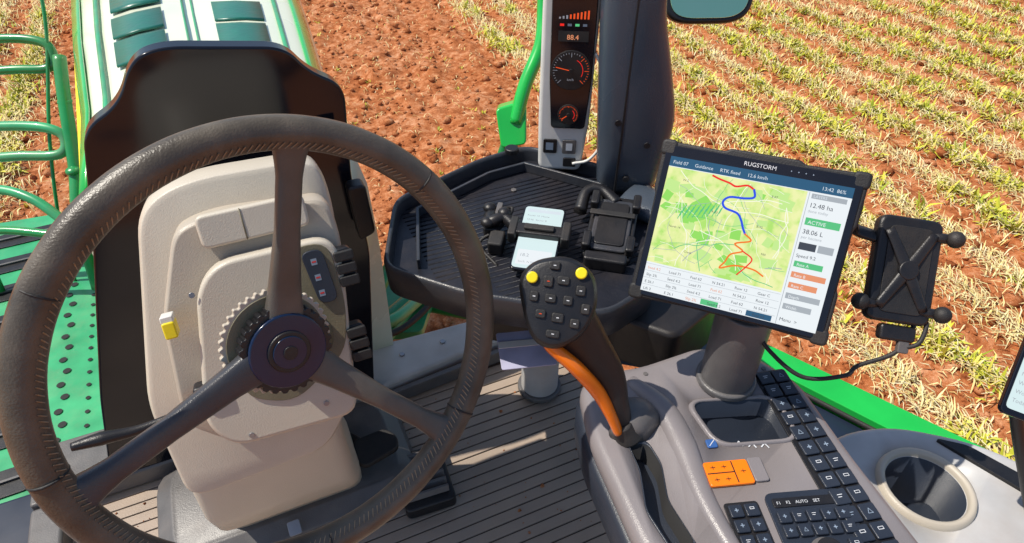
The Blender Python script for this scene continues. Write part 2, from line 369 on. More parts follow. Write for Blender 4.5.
tube("hose",[(.16,1.35,1.45),(.28,1.40,1.42),(.40,1.5,1.40),(.50,1.66,1.36),(.52,1.8,1.2)],.010,'rubber',g)
slab("frame_rail",[(-.3,1.1,1.0),(.24,1.1,1.0),(.24,3.2,1.0),(-.3,3.2,1.0)],(0,0,.15),'mint',g,.01)
slab("cab_support",[(-.5,.3,1.2),(.5,.3,1.2),(.5,1.0,1.2),(-.5,1.0,1.2)],(0,0,.3),'black',g,.01)
g=group("work_light_bracket")
slab("bracket_body",[(.560,1.355,2.075),(.635,1.342,2.09),(.610,1.285,2.004),(.553,1.307,1.995)],(.02,.04,-.01),'beamgreen',g,.005,.012)
tube("bracket_arm",[(.60,1.33,2.04),(.64,1.36,2.12),(.70,1.40,2.20),(.73,1.45,2.30),(.76,1.48,2.55)],.017,'beamgreen',g)
tube("bracket_foot",[(.59,1.33,2.03),(.55,1.33,1.9),(.5,1.30,1.7)],.014,'mint',g)
# ------------------------------------------------------------------ LEFT TREAD PLATE
g=group("tread_plate_step")
tp=[(-1.1,2.45),(-.56,2.40),(-.49,1.84),(-.485,1.35),(-.50,1.17),(-1.1,1.17)]
slab("tread_plate",[(x,y,1.45) for x,y in tp],(0,0,-.02),'mintlite',g,.003,.03)
D=Dec(Fr((0,0,1.452),(1,0,0),(0,1,0)))
for row in range(8):
    y=1.20+row*.150
    for (x0,x1) in ((-1.07,-.99),(-.965,-.655)):
        slab("tread_slot",[(x0,y,1.4515),(x1,y+.012,1.4515),(x1,y+.092,1.4515),(x0,y+.080,1.4515)],(0,0,.003),'black',g,.001,.014)
        slab("tread_grip",[(x0+.015,y+.038,1.4550),(x1-.015,y+.050,1.4550),(x1-.015,y+.057,1.4550),(x0+.015,y+.045,1.4550)],(0,0,.006),'greypl',g,.001)
for row in range(25):
    y=1.19+row*.048
    D.poly(circ(.010,12,-.600-.012*(row%2),y),.001,'slot'); D.poly(circ(.006,10,-.545,y+.02),.001,'slot')
D.done("drain_holes",g)
slab("plate_side",[(-.49,1.86,1.43),(-.485,1.35,1.43),(-.485,1.35,1.2),(-.49,1.86,1.2)],(-.012,0,0),'mint',g,.003)
slab("plate_lip",[(-.56,2.40,1.45),(-.49,1.84,1.45),(-.50,1.84,1.45),(-.57,2.40,1.45)],(0,0,.03),'mint',g,.003)
slab("door_threshold",[(-1.1,1.16,1.50),(-.565,1.16,1.50),(-.565,-.1,1.50),(-1.1,-.1,1.50)],(0,0,-.05),'navy',g,.01,.02)
g=group("handrail")
tube("rail_post",[(-.425,2.21,2.05),(-.445,2.13,1.95),(-.47,2.02,1.80),(-.50,1.93,1.68),(-.53,1.90,1.46)],.018,'mint',g)
tube("rail_loop_top",[(-.70,2.36,2.03),(-.60,2.31,2.085),(-.50,2.27,2.09),(-.445,2.24,2.07),(-.46,2.22,2.02),(-.55,2.24,2.02),(-.68,2.28,2.02)],.013,'mint',g)
tube("rail_loop_mid",[(-.80,2.24,1.88),(-.64,2.17,1.895),(-.52,2.11,1.895),(-.475,2.08,1.87),(-.50,2.06,1.83),(-.62,2.10,1.83),(-.80,2.16,1.82)],.014,'mintlite',g)
tube("rail_diag",[(-.80,2.1,1.75),(-.68,2.06,1.757),(-.60,2.0,1.74),(-.55,1.95,1.70),(-.52,1.92,1.66)],.014,'mintlite',g)
tube("rail_lower",[(-.80,2.0,1.66),(-.70,1.97,1.68),(-.56,1.90,1.67)],.012,'mint',g)
tube("rail_thin",[(-.41,2.32,2.25),(-.44,2.25,2.1),(-.52,2.10,1.85),(-.58,2.0,1.6),(-.60,1.98,1.45)],.005,'mint',g)
tube("rail_post_b",[(-.80,2.35,2.05),(-.80,2.25,1.9),(-.80,2.1,1.7),(-.80,2.0,1.46)],.015,'mint',g)
for q in ((-.475,2.005,1.80),(-.50,1.93,1.68),(-.445,2.13,1.95)): sphere("rail_weld",q,.020,'mint',g,(1,1,.6))
# ------------------------------------------------------------------ FLOOR
g=group("cab_floor")
slab("floor_pan",[(-.56,.0,1.592),(.95,.0,1.592),(.95,.50,1.592),(.84,.72,1.592),(.50,1.02,1.592),(-.56,1.0,1.592)],(0,0,-.04),'groove',g,.003)
y=-.0; k=0
while y<.985:
    w=.0215; x1=.93 if y<.5 else .93-(y-.5)*.85
    slab("rib_%d"%k,[(-.54,y,1.5925),(x1,y,1.5925),(x1-.02,y+w,1.5925),(-.54,y+w,1.5925)],(0,0,.0040),'taupe',g,.0014)
    y+=.0240; k+=1
bm=bmesh.new(); bmesh.ops.create_icosphere(bm,subdivisions=1,radius=1); bv=np.array([v.co[:] for v in bm.verts]); bf=np.array([[v.index for v in f.verts] for f in bm.faces]); bm.free()
g=group("floor_vent")
FV=Fr((.147,.765,1.600),(.87,-.06,0),(-.12,.9,0))
fbox("vent_frame",FV,0,0,.10,.135,0,.03,'black',g,.005,.012)
for i in range(6):
    slab("vent_slat",[FV.p(-.04,-.05+i*.018,.031),FV.p(.04,-.05+i*.018,.031),FV.p(.04,-.044+i*.018,.042),FV.p(-.04,-.044+i*.018,.042)],FV.v*.005,'greypl',g,.001)
g=group("foot_pedal")
slab("pedal_pad",[(.03,.80,1.70),(.045,.785,1.70),(.115,.805,1.695),(.12,.83,1.70),(.10,.85,1.71),(.035,.845,1.71)],(0,0,-.014),'rubber',g,.004,.012)
tube("pedal_arm",[(.06,.83,1.69),(.03,.88,1.68),(.0,.92,1.66)],.010,'black',g)
g=group("cab_sill")
slab("front_sill",[(-.20,.995,1.60),(.044,.995,1.60),(.378,1.035,1.60),(.52,1.03,1.60),(.52,1.10,1.60),(.381,1.125,1.60),(.085,1.14,1.60),(-.20,1.14,1.60)],(0,0,.05),'lgrey',g,.008,.02)
slab("front_sill_dark",[(-.56,.995,1.60),(-.203,.995,1.60),(-.203,1.14,1.60),(-.56,1.14,1.60)],(0,0,.045),'greypl',g,.006)
slab("front_sill_inner",[(.044,.980,1.60),(.50,1.015,1.60),(.50,1.028,1.60),(.044,.993,1.60)],(0,0,.035),'greypl',g,.002)
slab("left_sill",[(-.56,.0,1.58),(-.56,.992,1.58),(-.50,.992,1.58),(-.50,.0,1.58)],(0,0,.06),'greypl',g,.008)
slab("front_right_sill",[(.48,1.035,1.60),(.86,.74,1.60),(.91,.80,1.60),(.525,1.12,1.60)],(0,0,.047),'pillar',g,.008,.01)
for x in (.10,.20,.30): fcyl("sill_bolt",Fr((x,1.06+.02*(x>.15),1.65),(1,0,0),(0,1,0)),0,0,.007,0,.004,'steel',g,.001,6)
g=group("side_frame_beam")
slab("green_beam",[(.901,.684,1.66),(1.122,.227,1.66),(1.24,-.02,1.66),(1.32,-.02,1.66),(1.185,.269,1.66),(.945,.745,1.66),(.86,.80,1.66),(.83,.77,1.66)],(0,0,.045),'beamgreen',g,.014,.02)
slab("dark_seal",[(.895,.684,1.62),(1.118,.222,1.62),(1.23,-.02,1.62),(1.10,-.02,1.62),(1.02,.19,1.62),(.84,.62,1.62),(.80,.74,1.62)],(0,0,.055),'navy',g,.010,.02)
tube("seal_bead",[(.845,.765,1.684),(.90,.682,1.684),(1.01,.455,1.684),(1.12,.222,1.684),(1.235,-.02,1.684)],.006,'rubber',g)
# ------------------------------------------------------------------ TRAY
g=group("storage_tray")
tr=[(.145,.829),(.215,1.005),(.411,1.075),(.515,1.085),(.660,.900),(.66,.82),(.520,.620),(.415,.590),(.245,.715)]
zt=2.10
slab("tray_floor",[(x,y,zt) for x,y in tr],(0,0,-.012),'trayblack',g,.003,.03)
P=rnd([V((x,y,zt)) for x,y in tr],.03,5); ctr=sum(P,V())/len(P)
def rg(s,dz): return [ctr+(p-ctr)*s+V((0,0,dz)) for p in P]
loft("tray_rim",[rg(.965,-.004),rg(.972,.020),rg(.980,.027),rg(.997,.028),rg(1.01,.020),rg(1.0,-.03),rg(.97,-.035)],'trayrim',g,cap=False)
P2=[(.200,.83),(.245,.975),(.41,1.035),(.49,1.040),(.60,.90)]
for i,(a,b) in enumerate(zip(P2[:-1],P2[1:])):
    a=V((*a,zt)); b=V((*b,zt)); q=(b-a).normalized().cross(V((0,0,1)))*.006
    slab("bin_wall_%d"%i,[a,b,b+q,a+q],(0,0,.020),'trayrim',g,.002)
for i in range(26):
    y=.70+i*.012; x0=.30 if i<7 else .22; x1=.56
    slab("grip_rib",[(x0,y,zt),(x1,y,zt),(x1,y+.003,zt),(x0,y+.003,zt)],(0,0,.0006),'trayblack',g,0)
slab("under_box",[(.28,.80,1.93),(.47,.66,1.93),(.64,.80,1.93),(.56,.98,1.93),(.33,.98,1.93)],(0,0,.15),'black',g,.01,.03)
slab("under_box_b",[(.45,.64,1.97),(.52,.55,1.97),(.72,.62,1.97),(.68,.82,1.97),(.52,.78,1.97)],(0,0,.10),'black',g,.01,.02)
fcyl("tray_support_post",Fr((.47,.90,1.60),(1,0,0),(0,1,0)),0,0,.042,0,.38,'lgrey',g,.003)
fcyl("post_foot",Fr((.47,.90,1.60),(1,0,0),(0,1,0)),0,0,.05,0,.014,'greypl',g,.004)
for x,y in ((.30,.80),(.44,.98),(.56,.74)): fcyl("tray_bolt",Fr((x,y,zt),(1,0,0),(0,1,0)),0,0,.006,0,.003,'greypl',g,.001,6)
fcyl("tray_knob",Fr((.475,1.068,zt+.028),(1,0,0),(0,1,0)),0,0,.014,0,.012,'black',g,.003)
g=group("paper_card")
slab("card",[(.300,.742,1.99),(.388,.716,1.99),(.374,.655,1.967),(.285,.681,1.967)],(0,0,.002),'purple',g,.0005,.004)
slab("card_print",[(.297,.725,1.9865),(.377,.701,1.9865),(.374,.690,1.983),(.294,.714,1.983)],(0,0,.0015),'white',g,.0003)
g=group("smartphone")
PH=Fr((.398,.786,zt+.035),(.070,-.050,0),(.085,.14,.03))
fbox("phone_body",PH,0,0,.072,.145,-.008,0,'blackgloss',g,.002,.010)
D=Dec(PH); D.poly([tuple(p)[:2] for p in rnd([(-.033,-.069,0),(.033,-.069,0),(.033,.069,0),(-.033,.069,0)],.007,3)],.0006,'e_phone')
D.rect(-.028,-.062,.028,-.03,.0008,'e_white'); D.rect(-.028,.056,.028,.063,.0008,'e_lt')
D.done("phone_screen",g)
for i,s in enumerate(("Route 14  Home","12:46  Sector B","Next 320 m")): txt(PH,-.027,.046-i*.010,.001,s,.0055,'e_grey',g)
txt(PH,-.024,-.045,.001,"18.2",.009,'e_grey',g); txt(PH,-.024,-.058,.001,"km/h  N 54",.0055,'e_grey',g)
g=group("phone_clamp")
fbox("clamp_bar",PH,0,.008,.094,.024,-.002,.012,'black',g,.003,.005)
fbox("clamp_bar_front",PH,0,.008,.05,.012,.012,.018,'rubber',g,.002,.003)
fbox("clamp_back",PH,0,0,.05,.10,-.022,-.009,'black',g,.003,.008)
for s in (-1,1): fbox("clamp_jaw",PH,s*.044,.010,.014,.042,-.010,.014,'rubber',g,.003,.004)
sweep("clamp_arm",[PH.p(-.045,.02,0),PH.p(-.065,.03,.006),PH.p(-.085,.02,.004),PH.p(-.09,.045,-.01)],[.011,.009,.010,.014],(0,0,1),'black',g)
for q in ((-.065,.038,.010),(-.09,.015,.006),(-.095,.055,.0)): sphere("clamp_knob",PH.p(*q),.0115,'black',g,(1,1,.75))
fbox("clamp_block",PH,-.085,.030,.026,.044,-.03,-.004,'black',g,.004,.006)
fbox("clamp_block_b",PH,-.070,-.008,.026,.034,-.03,-.002,'rubber',g,.004,.006)
fbox("clamp_lever",PH,-.078,.050,.010,.036,-.006,.004,'greypl',g,.002,.003)
tube("clamp_cord",[PH.p(-.09,.06,-.01),PH.p(-.06,.075,-.016),PH.p(-.07,.02,-.01),PH.p(-.1,-.01,-.022),PH.p(-.06,-.05,-.028)],.003,'rubber',g)
g=group("device_holder")
DH=Fr((.532,.775,zt+.03),(.13,-.10,0),(.10,.13,.03))
fbox("holder_base",DH,0,0,.080,.15,-.02,-.006,'black',g,.004,.012)
fbox("holder_pad",DH,0,.0,.064,.12,-.006,.0,'trayrim',g,.003,.010)
fbox("holder_pad_inner",DH,0,.0,.050,.10,.0,.003,'black',g,.002,.008)
for q in ((-.036,.05),(.036,.05),(-.036,-.05),(.036,-.05)): fbox("holder_claw",DH,q[0],q[1],.014,.034,-.004,.014,'black',g,.004,.005)
sweep("holder_arm",[DH.p(0,.06,-.01),DH.p(-.03,.080,.0),DH.p(-.055,.07,.0),DH.p(-.06,.03,-.01)],[.013,.010,.010,.012],(0,0,1),'black',g)
fbox("holder_ledge",DH,.0,-.085,.07,.02,-.02,.012,'black',g,.004,.006)
fbox("holder_strap",DH,-.002,.02,.078,.012,.003,.007,'rubber',g,.002,.003)
# ------------------------------------------------------------------ GAUGE CLUSTER
g=group("instrument_cluster")
GC=Fr((.546,.985,2.115),(.87,-.49,0),(.085,.04,1))
fslab("housing",GC,[(-.048,0),(.034,0),(.044,.10),(.049,.30),(.049,.50),(-.046,.50),(-.049,.30),(-.050,.1)],-.04,0,'white',g,.008,.015)
fslab("gauge_panel",GC,[(-.026,.090),(.036,.090),(.043,.18),(.045,.48),(-.034,.48),(-.032,.18)],0,.006,'blackgloss',g,.002,.008)
fbox("indicator_block",GC,-.026,.052,.026,.028,0,.004,'black',g,.001,.003)
fbox("indicator_block_b",GC,.010,.052,.026,.028,0,.004,'greypl',g,.001,.003)
fbox("socket",GC,.012,.020,.024,.018,0,.004,'black',g,.001,.003)
D=Dec(GC)
specs=((.118,.018,.78,7),(.200,.034,.70,0),(.385,.030,.70,5))
for k,(cy,rr_,inner,cut) in enumerate(specs):
    cx=.005
    fcyl("dial_bezel_%d"%k,GC,cx,cy,rr_+.0015,.006,.0072,'rubber',g,.0006)
    fcyl("dial_face_%d"%k,GC,cx,cy,rr_,.0072,.0078,'black',g,.0002)
    for q in range(31):
        if q<cut and q%2: continue
        a=math.radians(225-q*270/30); c,s=math.cos(a),math.sin(a); r1=rr_*.94; r2=rr_*((inner) if q%5==0 else .86); w=.0004
        D.poly([(cx+c*r2+s*w,cy+s*r2-c*w),(cx+c*r1+s*w,cy+s*r1-c*w),(cx+c*r1-s*w,cy+s*r1+c*w),(cx+c*r2-s*w,cy+s*r2+c*w)],.0085,'e_orange' if (q>18 or k%2==0) else 'icon')
    arc=[(cx+math.cos(math.radians(a))*rr_*.62,cy+math.sin(math.radians(a))*rr_*.62) for a in range(-40+k*12,60+k*10,10)]
    D.line(arc,.0009,.0086,'e_red')
    a=math.radians(215-k*47); D.line([(cx,cy),(cx+math.cos(a)*rr_*.8,cy+math.sin(a)*rr_*.8)],.0014,.0092,'e_orange')
    fcyl("needle_hub_%d"%k,GC,cx,cy,.0035,.0078,.0105,'black',g,.0005,16)
D.rect(-.020,.250,.032,.268,.0064,'rubber'); D.rect(-.022,.322,.032,.340,.0064,'rubber')
for i in range(9): D.rect(-.020+i*.006,.288,-.017+i*.006,.288+.003+.0014*i,.0066,'e_orange' if i>2 else 'icon')
for i in range(4): D.rect(-.018+i*.013,.276,-.011+i*.013,.280,.0066,('e_red','icong','e_g2','icong')[i])
D.rect(-.034,.045,-.020,.06,.0046,'icong'); D.rect(.004,.045,.016,.06,.0046,'icon')
D.done("dial_marks",g)
for (y,s) in ((.2535,"88.4"),(.3255,"1250")): txt(GC,.005,y,.0070,s,.012,'e_salmon',g,'CENTER')
txt(GC,.005,.182,.0088,"km/h",.006,'icon',g,'CENTER'); txt(GC,.005,.372,.0088,"x100",.006,'icon',g,'CENTER')
tube("white_cable",[GC.p(.046,.23,.0),GC.p(.060,.20,.0),GC.p(.074,.13,.004),GC.p(.072,.07,.006),GC.p(.05,.03,.006),GC.p(.018,.02,.008)],.0028,'white',g)
# ------------------------------------------------------------------ PILLAR
g=group("cab_pillar")
PB=Fr((.61,.90,2.09),(.87,-.49,0),(.05,.03,1))
pf=[(-.030,0),(.070,0),(.088,.07),(.098,.16),(.080,.24),(.055,.34),(.045,.52),(-.05,.52),(-.05,.34),(-.04,.16)]
Pf=rnd([PB.p(x,y,0) for x,y in pf],.03,5); ctr=sum(Pf,V())/len(Pf)
loft("pillar_cover",[[ctr+(p-ctr)*s+PB.n*z for p in Pf] for s,z in ((.60,.022),(.78,.017),(.9,.010),(.97,.0),(1,-.015),(1,-.09))],'pillar',g,bw=0)
fslab("pillar_seam",PB,[(.0,.02),(.004,.02),(.010,.5),(.007,.5)],.014,.0235,'black',g,.001)
for q in ((.02,.05),(.05,.12),(-.005,.16)): fcyl("pillar_screw",PB,q[0],q[1],.006,.012,.024,'black',g,.001,16)
sweep("pillar_foot",[(.62,.86,2.11),(.65,.80,2.11),(.68,.74,2.10)],[(.05,.02),(.045,.02),(.03,.015)],(0,0,1),'pillar',g)
# ------------------------------------------------------------------ SIDE MIRROR
g=group("side_mirror")
MR=Fr((1.095,1.31,2.295),(.93,-.37,0),(.28,.35,.85))
outl=[(-.105,-.05),(-.07,-.075),(.07,-.075),(.11,-.045),(.115,.13),(-.11,.13)]
fslab("mirror_housing",MR,outl,-.03,0,'black',g,.008,.04)
fslab("mirror_glass",MR,[(x*.88,y*.88+.002) for x,y in outl],0,.003,'mirror',g,.001,.035)
tube("mirror_arm",[MR.p(0,.1,-.03),MR.p(.05,.3,-.05),MR.p(0,.5,-.1)],.012,'black',g)
# ------------------------------------------------------------------ TABLET MONITOR
g=group("tablet_monitor")
TLc,TRc,BRc,BLc=V((.470,.604,2.388)),V((.628,.422,2.399)),V((.562,.334,2.234)),V((.403,.515,2.223))
TM=Fr(BLc-V((.008,-.005,-.004)),TRc-TLc,(TLc-BLc)+(TRc-TLc)*-.035); W,Hh=.235,.200
body=[(.0,.012),(.010,0),(.075,.003),(.165,.003),(W-.010,0),(W,.012),(W,.06),(W-.003,.065),(W-.003,.135),(W,.14),(W,Hh-.012),(W-.012,Hh),(.165,Hh-.001),(.16,Hh+.003),(.08,Hh+.003),(.075,Hh-.001),(.012,Hh),(0,Hh-.012),(0,.14),(.003,.135),(.003,.065),(0,.06)]
fslab("case",TM,body,-.026,-.002,'rubber',g,.004,.004)
fslab("front_bezel",TM,[(.005,.005),(W-.005,.005),(W-.005,Hh-.005),(.005,Hh-.005)],-.002,.0,'blackgloss',g,.001,.008)
sx0,sx1,sy0,sy1=.013,W-.013,.011,Hh-.018
D=Dec(TM); sw,shh=sx1-sx0,sy1-sy0
def S(x,y): return (sx0+x*sw,sy0+y*shh)
def R(x0,y0,x1,y1,z,m): D.rect(*S(x0,y0),*S(x1,y1),z,m)
def T(x,y,s,size,m,z=.0011): txt(TM,*S(x,y),z,s,size*shh,m,g)
R(0,0,1,1,.0003,'e_white')
R(0,.93,1,1,.0005,'e_bar')
T(.02,.950,"Field 07     Guidance     RTK fixed     12.6 km/h",.034,'e_lt')
T(.84,.950,"13:42  86%",.034,'e_lt')
R(0,.22,.775,.925,.0005,'e_map')
random.seed(3)
# field parcels
for i in range(46):
    x,y=random.uniform(.02,.72),random.uniform(.25,.88); a=random.uniform(-.4,.4); w_,h_=random.uniform(.02,.055),random.uniform(.02,.05)
    q=[(x+(u_*w_*math.cos(a)-v_*h_*math.sin(a)),y+(u_*w_*math.sin(a)+v_*h_*math.cos(a))) for u_,v_ in ((-1,-.8),(.8,-1),(1,.7),(-.7,1))]
    q=[(min(max(p[0],.0),.77),min(max(p[1],.225),.92)) for p in q]
    D.poly([S(*p) for p in q],.0006+i*2e-6,'e_green2' if i%3 else 'e_green')
D.poly([S(*p) for p in [(.13,.60),(.18,.70),(.25,.77),(.31,.70),(.27,.60),(.20,.56)]],.00075,'e_green')
for i in range(60):
    a=(random.uniform(0,.75),random.uniform(.23,.92)); pts=[a]; an=random.uniform(0,6.28)
    for k in range(8):
        an+=random.uniform(-.4,.4); nx=pts[-1][0]+.045*math.cos(an); ny=pts[-1][1]+.045*math.sin(an)
        if not(0.01<nx<.765 and .23<ny<.915): break
        pts.append((nx,ny))
    if len(pts)>2: D.line([S(*p) for p in smooth2(pts,3)],.0005 if i%4 else .0009,.0009+i*4e-6,('e_road','e_g2','e_road','e_grey','e_road')[i%5])
for i in range(26):
    x=.12+i*.009; yb=.57+.02*(i%3)+.003*i; D.line([S(x,yb),S(x+.014,yb+.06)],.0009,.00135,'e_g2')
D.line([S(*p) for p in smooth2([(.26,.915),(.30,.90),(.36,.885),(.40,.87),(.46,.89),(.50,.87)],5)],.0022,.0014,'e_red')
D.line([S(*p) for p in smooth2([(.50,.87),(.51,.82),(.46,.80),(.38,.79),(.35,.75),(.37,.71),(.44,.69),(.47,.65),(.49,.60),(.51,.56)],5)],.0026,.0015,'e_blue')
D.line([S(*p) for p in smooth2([(.51,.56),(.55,.52),(.47,.48),(.52,.44),(.46,.40),(.44,.34),(.42,.29),(.50,.33),(.60,.33),(.66,.30)],5)],.0019,.0016,'e_or')
D.line([S(*p) for p in smooth2([(.52,.44),(.58,.40),(.56,.34),(.52,.27)],4)],.0016,.0017,'e_red')
for (x,y,s) in ((.08,.50,"North 14"),(.56,.62,"B-12"),(.20,.34,"Creek"),(.60,.84,"E-07"),(.30,.66,"A-03"),(.62,.44,"Mill"),(.10,.84,"W-2")): T(x,y,s,.022,'e_dark',.0018)
R(.785,.0,.788,.925,.0007,'e_grey')
R(.80,.885,.98,.918,.0006,'e_grey'); T(.81,.892,"LAYERS",.026,'e_lt')
T(.80,.825,"12.48 ha",.044,'e_dark'); T(.80,.790,"done today",.028,'e_grey')
R(.80,.705,.98,.755,.0008,'e_g2'); T(.815,.715,"ACTIVE",.034,'e_white')
T(.80,.645,"38.06 L",.044,'e_dark'); T(.80,.612,"per hectare",.028,'e_grey')
R(.80,.535,.89,.585,.0008,'e_dark'); R(.90,.535,.98,.585,.0008,'e_grey')
T(.80,.482,"Speed 9.2",.032,'e_dark')
for i,(c1,c2) in enumerate((('e_g2','Rate A'),('e_salmon','Rate B'),('e_salmon','Rate C'),('e_grey','Depth'),('e_grey','Width'))):
    y=.415-i*.075; R(.80,y,.98 if i%2 else .95,y+.040,.0008,c1); T(.815,y+.008,c2,.028,'e_white')
T(.80,.03,"Menu  >",.034,'e_dark')
words=["Seed 4.2","Area 18","Fuel 62","Lift 3","Row 12","Slip 2%","PTO 540","Load 71","Temp 84","N 54.21","E 26.1","Gear C"]
for r_ in range(4):
    R(0,.205-r_*.052,.775,.207-r_*.052,.0007,'e_grey')
    for c_ in range(6):
        x=.015+c_*.128; T(x,.168-r_*.052,words[(r_*5+c_*7)%12],.028,'e_salmon' if (r_+2*c_)%7==0 else 'e_dark')
R(.36,.005,.46,.045,.0009,'e_g2'); R(.62,.005,.76,.045,.0009,'e_bar')
D.done("screen_image",g)
txt(TM,W*.5,Hh-.0140,.0012,"RUGSTORM",.0070,'icon',g,'CENTER')
for (x,y) in ((.008,.008),(W-.008,.008),(W-.008,Hh-.008),(.008,Hh-.008)):
    fbox("corner_bumper",TM,x,y,.020,.020,-.028,.0002,'rubber',g,.004,.007)
for i in range(4): fcyl("power_led",TM,W*.5+.035+i*.008,Hh-.0115,.0008,.0,.0006,'icong',g,.0002,10)
fcyl("mount_post",Fr((.526,.445,2.07),(1,0,0),(0,1,0)),0,0,.036,0,.150,'greypl',g,.003)
fcyl("mount_collar",Fr((.526,.445,2.08),(1,0,0),(0,1,0)),0,0,.041,0,.012,'greypl',g,.004)
sweep("mount_neck",[(.526,.450,2.20),(.545,.462,2.24),TM.p(W*.52,.07,-.03)],[.03,.026,.024],(0,0,1),'black',g)
# ------------------------------------------------------------------ PHONE MOUNT RIGHT OF MONITOR
g=group("phone_mount")
PM=Fr((.634,.361,2.232),(.075,-.043,-.010),(.035,.079,.104)); pw,ph=.079,.131
fslab("cradle",PM,[(0,0),(pw,0),(pw,ph),(0,ph)],-.018,0,'black',g,.005,.014)
fslab("cradle_pad",PM,[(.012,.012),(pw-.012,.012),(pw-.012,ph-.012),(.012,ph-.012)],0,.0015,'rubber',g,.0010,.010)
for sgn in (-1,1):
    sweep("cross_rib",[PM.p(pw*.5-sgn*.028,.018,.001),PM.p(pw*.5,ph*.5,.003),PM.p(pw*.5+sgn*.028,ph-.018,.001)],[(.006,.003),(.008,.004),(.006,.003)],PM.n,'black',g)
fcyl("cradle_hub",PM,pw*.5,ph*.5,.012,.001,.0075,'black',g,.002)
for (x,y) in ((pw+.012,ph-.02),(pw+.010,.018),(-.012,.020)):
    sphere("grip_ball",PM.p(x,y,.004),.0105,'rubber',g)
    e=PM.p(x,y,.002); sweep("grip_arm",[PM.p(min(max(x,.02),pw-.02),y,-.008),e],[.007,.006],(0,0,1),'black',g,k=2)
sweep("side_arm",[TM.p(W-.01,Hh-.03,-.02),PM.p(-.03,ph-.02,-.012),PM.p(.01,ph-.03,-.012)],[(.012,.006),(.012,.006),(.01,.006)],(0,0,1),'black',g)
fbox("lower_bracket",PM,.045,-.012,.045,.020,-.018,-.004,'black',g,.004,.006)
fbox("usb_plug",PM,.055,-.026,.014,.02,-.014,-.006,'greypl',g,.002,.003)
tube("cable",[PM.p(.055,-.03,-.01),PM.p(.072,-.02,-.005),PM.p(.078,.005,-.006),PM.p(.068,.005,-.01),PM.p(.05,-.035,-.012),PM.p(.01,-.06,-.02),(.60,.335,2.17),(.56,.36,2.16),(.535,.40,2.18),(.53,.43,2.20)],.0028,'rubber',g)
# ------------------------------------------------------------------ EDGE PHONE
g=group("mobile_phone")
EP=Fr((.740,.224,2.156),(.045,-.0425,-.012),(.040,.033,.055))
fslab("body",EP,[(0,0),(.075,0),(.075,.150),(0,.150)],-.009,0,'blackgloss',g,.002,.010)
D=Dec(EP); D.poly([tuple(p)[:2] for p in rnd([(.004,.008,0),(.071,.008,0),(.071,.142,0),(.004,.142,0)],.006,3)],.0006,'e_phone')
D.rect(.006,.07,.06,.10,.0008,'e_g2'); D.done("screen",g)
for i in range(4): txt(EP,.008,.05-i*.011,.001,("Messages","Weather 21","Work list","Today")[i],.007,'e_grey',g)
fbox("holder",EP,.037,.06,.05,.06,-.028,-.009,'black',g,.004,.01)
tube("holder_stem",[EP.p(.037,.06,-.02),EP.p(.05,.02,-.06),(.86,.16,1.95)],.008,'black',g)
# ------------------------------------------------------------------ ARMREST CONSOLE
g=group("armrest_console")
ZC=2.08
out=[(.334,.522),(.373,.535),(.432,.520),(.535,.518),(.600,.470),(.624,.40),(.600,.28),(.570,.08),(.28,.08),(.280,.20),(.286,.296),(.306,.437)]
P=rnd([V((x,y,0)) for x,y in out],.022,5)
def offs(P,d,z):
    n=len(P);o=[]
    for i in range(n):
        t=(P[(i+1)%n]-P[i-1]); t.normalize(); q=V((t.y,-t.x,0))
        o.append(V((P[i].x+q.x*d,P[i].y+q.y*d,z)))
    return o
body=loft("body",[offs(P,.014,ZC),offs(P,.0055,ZC-.003),offs(P,.0005,ZC-.010),offs(P,.0,ZC-.022),offs(P,.006,ZC-.045)],['console','slot'],g)
slotp=[(.345,.408),(.368,.398),(.366,.365),(.346,.322),(.344,.262),(.316,.266),(.316,.32),(.338,.368)]
recp=[(.455,.432),(.566,.392),(.548,.326),(.450,.359)]
def cutter(pts,z0,z1,r,m='slot'):
    return slab("cutter",[(x,y,z0) for x,y in pts],(0,0,z1-z0),m,None,0,r,6)
boolcut(body,cutter(recp,ZC-.040,ZC+.05,.022,'consoledark'))
boolcut(body,cutter(slotp,ZC-.040,ZC+.05,.009,'slot'))
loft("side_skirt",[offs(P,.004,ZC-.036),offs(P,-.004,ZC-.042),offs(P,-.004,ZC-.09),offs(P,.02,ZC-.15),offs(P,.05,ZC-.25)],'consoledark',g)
def ringtrim(name,pts,w,h,r,m):
    A=rnd([V((x,y,ZC)) for x,y in pts],r,6); c=sum(A,V())/len(A)
    rs=[]
    for s,z in ((1.0,.0),(1.0,h),(1+w,h),(1+w*1.3,0)): rs.append([c+(a-c)*s+V((0,0,z)) for a in A])
    loft(name,rs,m,g,cap=False)
ringtrim("recess_trim",recp,.09,.004,.022,'console')
ringtrim("slot_trim",slotp,.08,.0015,.009,'consoledark')
sweep("centre_ridge",[(.405,.50,ZC-.006),(.418,.44,ZC-.003),(.410,.38,ZC-.004),(.388,.30,ZC-.006),(.377,.20,ZC-.008),(.37,.10,ZC-.012)],[(.012,.010),(.018,.014),(.018,.014),(.014,.012),(.012,.012),(.012,.012)],(0,0,1),'console',g,n=24)
for q in ((.43,.50),(.59,.44),(.385,.27)): fcyl("console_screw",Fr((*q,ZC),(1,0,0),(0,1,0)),0,0,.0035,0,.0012,'greypl',g,.0004,16)
OB=Fr((.434,.320,ZC),(.95,-.31,0),(.31,.95,0))
fbox("orange_pad",OB,0,0,.056,.034,0,.005,'orange',g,.0015,.004)
D=Dec(OB); D.rect(.0065,-.015,.0080,.015,.0053,'slot'); D.rect(-.027,-.0007,.007,.0007,.0054,'slot')
fbox("white_button",OB,.038,.002,.018,.034,0,.004,'console',g,.0015,.004)
